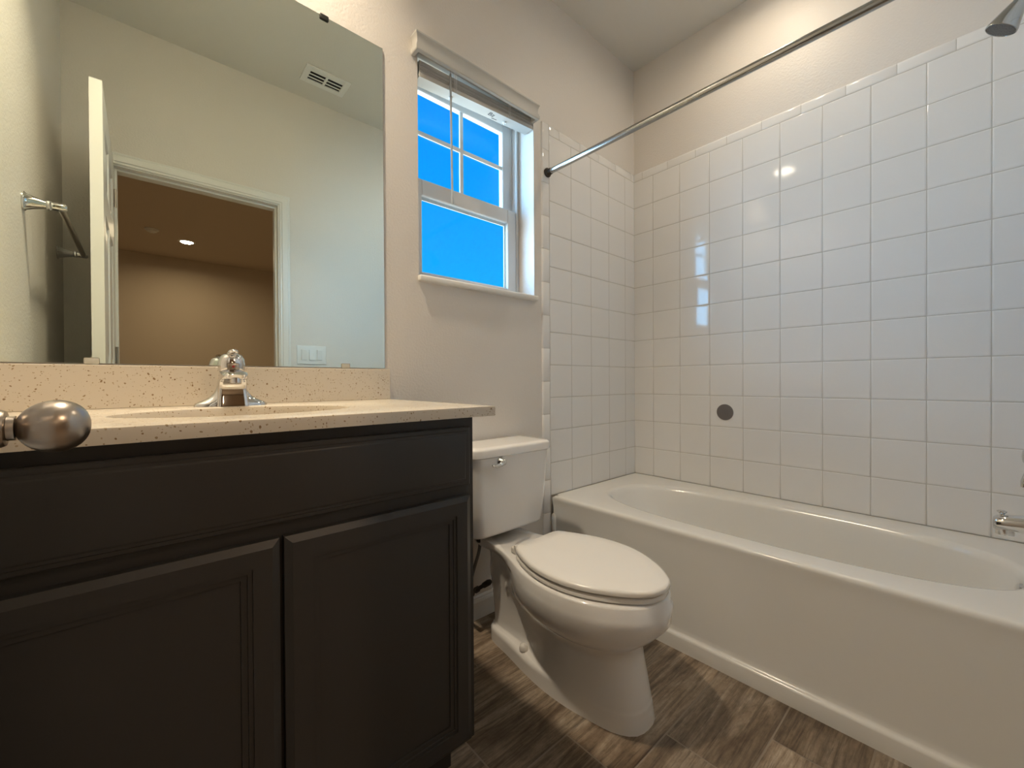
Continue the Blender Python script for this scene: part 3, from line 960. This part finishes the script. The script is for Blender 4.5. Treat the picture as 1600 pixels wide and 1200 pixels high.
seat_c = [(.322, 0), (.322, .060), (.323, .100), (.336, .116), (.39, .143), (.46, .166), (.53, .1745), (.60, .168), (.67, .143), (.738, .099), (.784, .049), (.797, 0)]
lid_c = [(.318, 0), (.318, .060), (.319, .099), (.332, .114), (.39, .143), (.46, .167), (.53, .176), (.60, .170), (.67, .145), (.741, .100), (.789, .049), (.802, 0)]
bm = bmesh.new()
add_loft(bm, [section(ins(seat_c, .022), .3722), section(ins(seat_c, .004), .3724), section(seat_c, .3750), section(seat_c, .3835), section(ins(seat_c, .003), .3868), section(ins(seat_c, .022), .3870)])
obj('toilet_seat', bm, M['seat'], toilet, smooth=50)
bm = bmesh.new()
rr_ = [section(ins(lid_c, .022), .3915), section(ins(lid_c, .003), .3917), section(lid_c, .3940), section(lid_c, .402), section(ins(lid_c, .003), .4065), section(ins(lid_c, .010), .4088)]


def shrink(sec, k, z):
    c = Vector((TC, -0.55, 0))
    return [Vector((c.x + (p.x - c.x) * k, c.y + (p.y - c.y) * k, z)) for p in sec]


last = rr_[-1]
rr_ += [shrink(last, 0.8, 0.4106), shrink(last, 0.5, 0.4122), shrink(last, 0.15, 0.4126)]
add_loft(bm, rr_)
obj('toilet_lid', bm, M['seat'], toilet, smooth=50)
for s in (-1, 1):
    bm = bmesh.new()
    add_box(bm, TC + s * 0.078 - 0.018, TC + s * 0.078 + 0.018, -0.316, -0.286, 0.3697, 0.392, 0.006, 3)
    add_lathe(bm, (TC + s * 0.078 - 0.020, -0.312, 0.395), (1, 0, 0), [(0.007, 0), (0.007, 0.04)], 16)
    obj('lid_hinge', bm, M['seat'], toilet, smooth=40)


def rrect(cx, y0, y1, hw, z, r=0.035, bow=0.0, n=8):
    """rounded rectangle in plan, front (y0) bowed outwards"""
    pts = []
    for (sx, yc_, a0) in ((1, y1 - min(r, 0.015), 0), (-1, y1 - min(r, 0.015), 90), (-1, y0 + r, 180), (1, y0 + r, 270)):
        q = min(r, 0.015) if a0 in (0, 90) else r
        for k in range(n + 1):
            a = radians(a0 + 90 * k / n)
            x = cx + sx * (hw - q) + q * cos(a)
            yv = yc_ + q * sin(a)
            if a0 in (180, 270):
                yv -= bow * (1 - ((x - cx) / hw) ** 2)
            pts.append(Vector((x, yv, z)))
    return pts


TKC = -1.122
bm = bmesh.new()
add_loft(bm, [rrect(TKC, -0.165, -0.028, .150, .392, .03, .004), rrect(TKC, -0.180, -0.024, .168, .397, .04, .006), rrect(TKC, -0.188, -0.022, .1765, .410, .045, .008),
              rrect(TKC, -0.196, -0.020, .183, .50, .042, .010), rrect(TKC, -0.203, -0.020, .188, .62, .040, .010), rrect(TKC, -0.206, -0.020, .1895, .686, .040, .010)])
tank = obj('tank', bm, M['ceramic'], toilet, smooth=50)
bm = bmesh.new()
add_loft(bm, [rrect(TKC, -0.209, -0.017, .1935, .6865, .040, .010), rrect(TKC, -0.214, -0.014, .198, .690, .042, .010), rrect(TKC, -0.214, -0.014, .198, .712, .042, .010), rrect(TKC, -0.212, -0.015, .196, .718, .042, .010),
              rrect(TKC, -0.207, -0.018, .191, .7215, .042, .010), rrect(TKC, -0.18, -0.04, .165, .7225, .040, .010)])
obj('tank_lid', bm, M['ceramic'], toilet, smooth=50)
bm = bmesh.new()
LVX, LVY, LVZ = -1.199, -0.211, 0.669
add_lathe(bm, (LVX, LVY, LVZ), (0, -1, 0), [(0.018, 0), (0.018, 0.003), (0.015, 0.008), (0.012, 0.013), (0.010, 0.022), (0.005, 0.025)], 24)
add_tube(bm, smooth_path([(LVX, LVY - 0.016, LVZ - 0.002), (LVX - 0.018, LVY - 0.019, LVZ - 0.007), (LVX - 0.040, LVY - 0.023, LVZ - 0.008), (LVX - 0.062, LVY - 0.030, LVZ - 0.001)], 6), [0.0085] * 6 + [0.0075] * 6 + [0.0062] * 5 + [0.0045, 0.002], 12)
fl = obj('flush_lever', bm, M['chrome'], toilet, smooth=50)
fl['label'] = 'small chrome flush lever'

# water supply behind the toilet
SVX, SVY, SVZ = -1.243, -0.085, 0.162
sup = thing('supply_valve', (SVX, 0, SVZ), 'dark angle stop valve and hose on the wall left of the toilet', 'water valve')
bm = bmesh.new()
add_lathe(bm, (SVX, -0.001, SVZ), (0, -1, 0), [(0.028, 0), (0.026, 0.006), (0.012, 0.010)], 24)
obj('escutcheon', bm, M['bronze'], sup, smooth=40)
bm = bmesh.new()
add_tube(bm, [(SVX, -0.008, SVZ), (SVX, SVY - 0.012, SVZ)], 0.0095, 16)
add_tube(bm, [(SVX, SVY, SVZ), (SVX, SVY, SVZ + 0.030)], 0.0085, 16)
add_tube(bm, [(SVX, SVY, SVZ), (SVX + 0.055, SVY - 0.002, SVZ + 0.010)], 0.0075, 16)
add_lathe(bm, (SVX + 0.018, SVY - 0.0006, SVZ + 0.003), (1, -0.03, 0.18), [(0.011, 0), (0.011, 0.018)], 6)
obj('valve_body', bm, M['bronze'], sup, smooth=40)
bm = bmesh.new()
rings = [ring((SVX + 0.052 + d, SVY - 0.002, SVZ + 0.009 + d * .18), (0, 1, 0), (0, 0, 1), a, b_, 20) for d, a, b_ in ((0, .007, .006), (.006, .013, .009), (.030, .015, .010), (.040, .010, .007))]
add_loft(bm, rings)
obj('valve_handle', bm, M['bronze'], sup, smooth=40)
bm = bmesh.new()
add_tube(bm, smooth_path([(SVX, SVY, SVZ + 0.030), (-1.240, -0.084, 0.215), (-1.226, -0.088, 0.262), (-1.212, -0.095, 0.315), (-1.206, -0.100, 0.374)], 8), 0.0062, 12)
obj('supply_hose', bm, M['braid'], sup, smooth=40)
bm = bmesh.new()
add_lathe(bm, (-1.206, -0.100, 0.350), (0, 0, 1), [(0.014, 0), (0.019, 0.005), (0.019, 0.026), (0.015, 0.0405)], 8)
obj('tank_nut', bm, M['bronze'], sup, smooth=30)

# toilet brush between toilet and tub
TBX, TBY = -0.824, -0.120
brush = thing('toilet_brush', (TBX, TBY, 0), 'white toilet brush standing between the toilet and the bathtub', 'toilet brush')
obj('brush_holder', lathe((TBX, TBY, 0), (0, 0, 1), [(0.045, 0), (0.047, 0.004), (0.044, 0.06), (0.040, 0.115), (0.038, 0.120), (0.034, 0.118), (0.034, 0.02)], 32), M['white_plastic'], brush, smooth=40)
obj('brush_handle', lathe((TBX, TBY, 0.05), (0, 0, 1), [(0.028, 0), (0.030, 0.04), (0.010, 0.062), (0.008, 0.10), (0.0085, 0.20), (0.0098, 0.300), (0.0092, 0.320), (0.006, 0.328), (0.001, 0.331)], 20), M['white_plastic'], brush, smooth=60)

# ================================================================== bathtub
tub = thing('bathtub', (-0.36, -0.75, 0), 'white alcove bathtub along the tiled wall', 'bathtub')
OX0, OX1, OY0, OY1 = -0.716, -0.003, YF + 0.009, -0.0095
DK = 0.4155
BC = Vector((-0.357, -0.782, 0))
NT = 128
angs_t = corner_angles(OX0, OX1, OY0, OY1, BC.x, BC.y, NT)


def trect(ix0, ix1, iy, z):
    return [Vector((*rect_hit(t, OX0 + ix0, OX1 - ix1, OY0 + iy, OY1 - iy, BC.x, BC.y), z)) for t in angs_t]


def tsup(x0, x1, y0, y1, z, e):
    """superellipse sampled at the polar angles of the outer rectangle"""
    cx_, cy_ = (x0 + x1) / 2, (y0 + y1) / 2
    a, b_ = (x1 - x0) / 2, (y1 - y0) / 2
    out = []
    for t in angs_t:
        # direction in a frame stretched to the ring so that points spread evenly
        dx, dy = cos(t), sin(t)
        hx, hy = rect_hit(t, OX0, OX1, OY0, OY1, BC.x, BC.y)
        ux, uy = (hx - BC.x) / ((OX1 - OX0) / 2), (hy - BC.y) / ((OY1 - OY0) / 2)
        k = (abs(ux) ** e + abs(uy) ** e) ** (-1 / e)
        out.append(Vector((cx_ + a * ux * k, cy_ + b_ * uy * k, z)))
    return out


rings = [trect(-0.031, 0, 0, 0.0), trect(-0.031, 0, 0, 0.046), trect(-0.029, 0, 0, 0.0515), trect(-0.023, 0, 0, 0.0545), trect(-0.018, 0, 0, 0.0565), trect(-0.0155, 0, 0, 0.062), trect(-0.014, 0, 0, 0.075), trect(0.003, 0, 0, DK - 0.06), trect(0.001, 0, 0, DK - 0.022), trect(0.0, 0, 0, DK - 0.014),
         trect(0.0015, 0, 0, DK - 0.006), trect(0.006, 0, 0, DK - 0.0012), trect(0.014, 0, 0, DK + 0.0003), trect(0.03, 0.012, 0.012, DK + 0.0005),
         tsup(-0.628, -0.088, -1.452, -0.118, DK - 0.0003, 2.8), tsup(-0.618, -0.098, -1.442, -0.130, DK - 0.002, 2.8), tsup(-0.609, -0.107, -1.434, -0.142, DK - 0.010, 2.8),
         tsup(-0.602, -0.114, -1.428, -0.156, DK - 0.026, 2.8), tsup(-0.592, -0.124, -1.420, -0.190, DK - 0.08, 2.8), tsup(-0.578, -0.138, -1.408, -0.255, DK - 0.17, 2.8),
         tsup(-0.562, -0.152, -1.392, -0.325, DK - 0.25, 2.8), tsup(-0.535, -0.180, -1.365, -0.385, DK - 0.30, 2.8), tsup(-0.490, -0.225, -1.320, -0.440, DK - 0.322, 2.8), tsup(-0.42, -0.30, -1.2, -0.6, DK - 0.326, 2.8)]
bm = bmesh.new()
add_loft(bm, rings, False, True)
obj('tub_shell', bm, M['tub'], tub, smooth=50)
ov = lathe((-0.372, -1.4245, 0.362), (0, 0.988, 0.15), [(0.036, 0), (0.036, 0.006), (0.030, 0.010), (0.012, 0.011)], 32)
obj('overflow_plate', ov, M['chrome'], tub, smooth=40)['label'] = 'chrome overflow plate'
obj('tub_drain', lathe((-0.36, -1.18, DK - 0.3265), (0, 0, 1), [(0.032, 0), (0.032, 0.004), (0.022, 0.006), (0.018, 0.002)], 28), M['chrome'], tub, smooth=40)['label'] = 'chrome drain'

# tub spout
WX_ = YF + 0.007
sp = thing('tub_spout', (-0.36, WX_, 0.555), 'chrome tub spout low on the wall at the right edge of the photo', 'tub spout')
bm = bmesh.new()
rings = []
for d, z, a, h in ((0.0005, .563, .030, .029), (.012, .563, .030, .029), (.018, .562, .0265, .026), (.06, .559, .0255, .0245), (.100, .555, .0245, .0225), (.118, .553, .0235, .0205), (.124, .552, .020, .016), (.126, .552, .008, .006)):
    rings.append(ring((-0.36, WX_ + d, z), (1, 0, 0), (0, 0, 1), a, h, 32, 2.3))
add_loft(bm, rings)
add_lathe(bm, (-0.36, WX_ + 0.103, 0.545), (0, 0, -1), [(0.019, 0), (0.018, 0.022), (0.015, 0.023), (0.015, 0.010)], 24)
obj('spout_body', bm, M['chrome'], sp, smooth=50)
obj('diverter_knob', lathe((-0.36, WX_ + 0.108, 0.571), (0, 0, 1), [(0.006, 0), (0.005, 0.006), (0.0065, 0.010), (0.0100, 0.013), (0.0100, 0.016), (0.007, 0.0175)], 20), M['chrome'], sp, smooth=40)

# shower valve
vl = thing('shower_valve', (-0.36, WX_, 0.745), 'chrome shower valve lever above the tub spout, cut by the photo edge', 'shower valve')
obj('valve_plate', lathe((-0.36, WX_ + 0.0003, 0.745), (0, 1, 0), [(0.080, 0), (0.079, 0.004), (0.070, 0.008), (0.034, 0.014), (0.030, 0.020)], 48), M['chrome'], vl, smooth=40)
bm = bmesh.new()
add_lathe(bm, (-0.36, WX_ + 0.020, 0.745), (0, 1, 0), [(0.026, 0), (0.026, 0.030), (0.024, 0.045), (0.016, 0.052), (0.002, 0.054)], 32)
add_tube(bm, smooth_path([(-0.36, WX_ + 0.048, 0.735), (-0.36, WX_ + 0.058, 0.705), (-0.36, WX_ + 0.070, 0.660)], 6), [0.012] * 6 + [0.010] * 5 + [0.008, 0.006], 14)
obj('valve_handle', bm, M['chrome'], vl, smooth=50)

# shower head
sh = thing('shower_fixture', (-0.36, WX_, 2.03), 'chrome shower head high on the tiled wall at the right edge', 'shower head')
ax = Vector((0, 0.52, -0.854)).normalized()
fc = Vector((-0.36, -1.388, 1.926))
nk = fc - ax * 0.088
obj('shower_arm', tube(smooth_path([(-0.36, WX_ + 0.001, 2.034), (-0.36, WX_ + 0.025, 2.036), tuple(nk - ax * 0.030), tuple(nk)], 8), 0.0095, 16), M['chrome'], sh, smooth=50)
obj('arm_flange', lathe((-0.36, WX_ + 0.0003, 2.034), (0, 1, 0), [(0.028, 0), (0.027, 0.004), (0.012, 0.010)], 28), M['chrome'], sh, smooth=40)
obj('shower_head', lathe(nk - ax * 0.004, ax, [(0.012, 0), (0.0165, 0.003), (0.0175, 0.016), (0.0145, 0.021), (0.0155, 0.026), (0.022, 0.045), (0.030, 0.070), (0.0345, 0.085), (0.0345, 0.0905), (0.0325, 0.0915), (0.0315, 0.0895)], 40), M['steel'], sh, smooth=40)
obj('spray_face', lathe(fc - ax * 0.0025, ax, [(0.031, 0), (0.030, 0.0015), (0.001, 0.002)], 36), M['showerface'], sh, smooth=40)['label'] = 'dark spray face'

# shower curtain rod
rodt = thing('shower_rod', (-0.737, -0.75, 1.928), 'steel curtain rod across the tub opening', 'curtain rod')
ROD = 0.0127
obj('rod', tube([(-0.737, -0.030, 1.930), (-0.737, YF + 0.0075, 1.920)], ROD, 28), M['steel'], rodt, smooth=50)
for (yy, d) in ((-0.0075, -1), (YF + 0.0005, 1)):
    bm = bmesh.new()
    add_lathe(bm, (-0.737, yy, 1.930 if d < 0 else 1.920), (0, d, 0), [(0.0205, 0), (0.0215, 0.003), (0.0205, 0.007), (0.0150, 0.010), (0.0140, 0.028), (0.0129, 0.029)], 32)
    obj('rod_flange', bm, M['bronze'] if d < 0 else M['steel'], rodt, smooth=40)

# grey disc stuck on the tile
tag(obj('round_patch', lathe((0.0, -0.512, 0.798), (-1, 0, 0), [(0.0395, 0.0002), (0.0395, 0.0022), (0.0385, 0.0032), (0.001, 0.0034)], 48), M['greydisc'], smooth=40),
    'plain round grey disc stuck on the white wall tile above the tub', 'disc')

# ================================================================== window blind
blind = thing('window_blind', ((WX0 + WX1) / 2, 0.0, 2.13), 'white slatted window blind pulled all the way up under its valance', 'blind')
# valance with a cove moulding and short returns
bm = bmesh.new()
VAL = [(0.040, 2.192), (0.0445, 2.192), (0.0445, 2.187), (0.0420, 2.183), (0.0388, 2.172), (0.0380, 2.158), (0.0380, 2.1525), (0.0415, 2.1505), (0.0415, 2.1440), (0.0440, 2.1420), (0.0440, 2.1300), (0.0420, 2.1265), (0.030, 2.1265), (0.030, 2.192)]
A0, A1 = -1.428, -0.824
extrude_profile(bm, VAL, [lambda d, z: (A0 - (d - 0.040), -0.0008, z), lambda d, z: (A0 - (d - 0.040), -d, z), lambda d, z: (A1 + (d - 0.040), -d, z), lambda d, z: (A1 + (d - 0.040), -0.0008, z)])
obj('valance', bm, M['blind'], blind, smooth=18)


def sheared_box(bm, x0, x1, y0, y1, z0l, z0r, h, crown=0.0):
    prof = [(y0, 0), (y0, h), ((y0 + y1) / 2, h + crown), (y1, h), (y1, 0), ((y0 + y1) / 2, crown)]
    add_loft(bm, [[Vector((x0, y, z0l + z)) for y, z in prof], [Vector((x1, y, z0r + z)) for y, z in prof]])


BX_0, BX_1 = WX0 + 0.006, WX1 - 0.006
bm = bmesh.new()
add_box(bm, BX_0, BX_1, 0.000, 0.022, 2.150, 2.183, 0.002, 1)
obj('headrail', bm, M['blind'], blind)
for k in range(10):
    bm = bmesh.new()
    zl = 2.082 + 0.0046 * k
    sheared_box(bm, BX_0 + 0.002, BX_1 - 0.002, -0.002 + random.uniform(-.0012, .0012), 0.048 + random.uniform(-.0012, .0012), zl, zl + 0.030 - 0.0014 * k, 0.0026, 0.0008)
    obj('slat', bm, M['blind'], blind)
bm = bmesh.new()
sheared_box(bm, BX_0 + 0.001, BX_1 - 0.001, -0.003, 0.049, 2.0655, 2.099, 0.0145)
rail = obj('bottom_rail', bm, M['blind'], blind)
slope = (2.099 - 2.0655) / (BX_1 - BX_0 - 0.002)
for cx_ in (-1.243, -0.965):
    zc_ = 2.0655 + slope * (cx_ - BX_0)
    bm = bmesh.new()
    add_lathe(bm, (cx_, 0.030, zc_ - 0.0002), (0, 0, -1), [(0.0075, 0), (0.0075, 0.003), (0.005, 0.0045), (0.003, 0.0035)], 18)
    add_tube(bm, smooth_path([(cx_ - 0.004, 0.030, zc_ - 0.003), (cx_ - 0.005, 0.030, zc_ - 0.009), (cx_, 0.030, zc_ - 0.013), (cx_ + 0.005, 0.030, zc_ - 0.009), (cx_ + 0.004, 0.030, zc_ - 0.003)], 5), 0.0012, 8)
    obj('cord_button', bm, M['white_plastic'], rail, smooth=40)
    bm = bmesh.new()
    zt_ = zc_ + 0.0145
    for q in (-0.004, 0.004):
        add_tube(bm, [(cx_ + q, -0.0055, zt_ - 0.012), (cx_ + q, -0.0055, 2.150)], 0.0011, 6)
    obj('ladder_cord', bm, M['white_plastic'], blind, smooth=40)
# printed mark on the underside of the bottom rail
cu = bpy.data.curves.new('printed_mark', 'FONT')
cu.body = 'Bz'
cu.size = 0.034
cu.extrude = 0.0002
tx = bpy.data.objects.new('printed_mark_curve', cu)
COL.objects.link(tx)
bpy.context.view_layer.update()
me = bpy.data.meshes.new_from_object(tx.evaluated_get(bpy.context.evaluated_depsgraph_get()))
bpy.data.objects.remove(tx, do_unlink=True)
bm = bmesh.new()
bm.from_mesh(me)
bpy.data.meshes.remove(me)
add_box(bm, 0.030, 0.058, -0.012, -0.008, -0.0002, 0.0002)
for v in bm.verts:                          # lay it on the sloping underside, readable from below
    x_, y_ = v.co.x, v.co.y
    wx = -1.062 + x_
    v.co = Vector((wx, 0.030 - y_ * 0.9, 2.0655 + slope * (wx - BX_0) - 0.0004 - v.co.z))
mk = obj('printed_mark', bm, M['ink'], rail)
mk['label'] = 'small dark printed mark'
bm = bmesh.new()
add_tube(bm, [(-1.272, -0.012, 2.150), (-1.272, -0.012, 2.128)], 0.0016, 8)
add_lathe(bm, (-1.272, -0.012, 2.130), (0.006, -0.0, -0.49), [(0.0032, 0), (0.0042, 0.004), (0.0040, 0.46), (0.0052, 0.475), (0.0052, 0.492), (0.003, 0.495)], 6)
obj('tilt_wand', bm, M['wand'], blind)

# ================================================================== things seen only in the mirror
tb = thing('towel_bar', (XL, -0.98, 1.52), 'polished metal towel bar on the side wall, seen in the mirror', 'towel bar')
YA, YB, TZ, TXB = -0.650, -1.330, 1.533, -2.356
for yy in (YA, YB):
    bm = bmesh.new()
    add_lathe(bm, (XL + 0.0003, yy, TZ), (1, 0, 0), [(0.030, 0), (0.030, 0.004), (0.026, 0.007), (0.020, 0.022), (0.0145, 0.042), (0.0125, 0.050), (0.0155, 0.053), (0.0155, 0.058), (0.012, 0.062), (0.0125, 0.090), (0.008, 0.096)], 28)
    obj('bar_post', bm, M['chrome'], tb, smooth=40)
obj('bar', tube([(TXB, YA - 0.004, TZ), (TXB, YB + 0.004, TZ)], 0.0085, 18), M['nickel'], tb, smooth=50)

SX0, SX1, SZ0, SZ1 = -1.438, -1.262, 1.072, 1.192
sw = thing('light_switch', ((SX0 + SX1) / 2, YF, (SZ0 + SZ1) / 2), 'white three-gang rocker switch plate by the doorway, seen in the mirror', 'light switch')
bm = bmesh.new()
pw = lambda u, v, h: Vector((u, YF + 0.0004 + h, v))
profiled_rect(bm, pw, SX0, SX1, SZ0, SZ1, [(0, 0), (0.0005, 0.003), (0.003, 0.0052), (0.006, 0.0055)], back=True)
obj('switch_plate', bm, M['white_plastic'], sw, smooth=30)
for k in range(3):
    uc = (SX0 + SX1) / 2 + (k - 1) * 0.046
    bm = bmesh.new()
    tilt = (0.0022, -0.0022, 0.0022)[k]
    pk = lambda u, v, h: Vector((u, YF + 0.0061 + h + (tilt * (v - 1.132) / 0.033 + abs(tilt) if h > 0 else 0), v))
    profiled_rect(bm, pk, uc - 0.0165, uc + 0.0165, 1.099, 1.165, [(0, 0), (0, 0.0022), (0.001, 0.0028)], back=True)
    obj('rocker', bm, M['white_plastic'], sw)
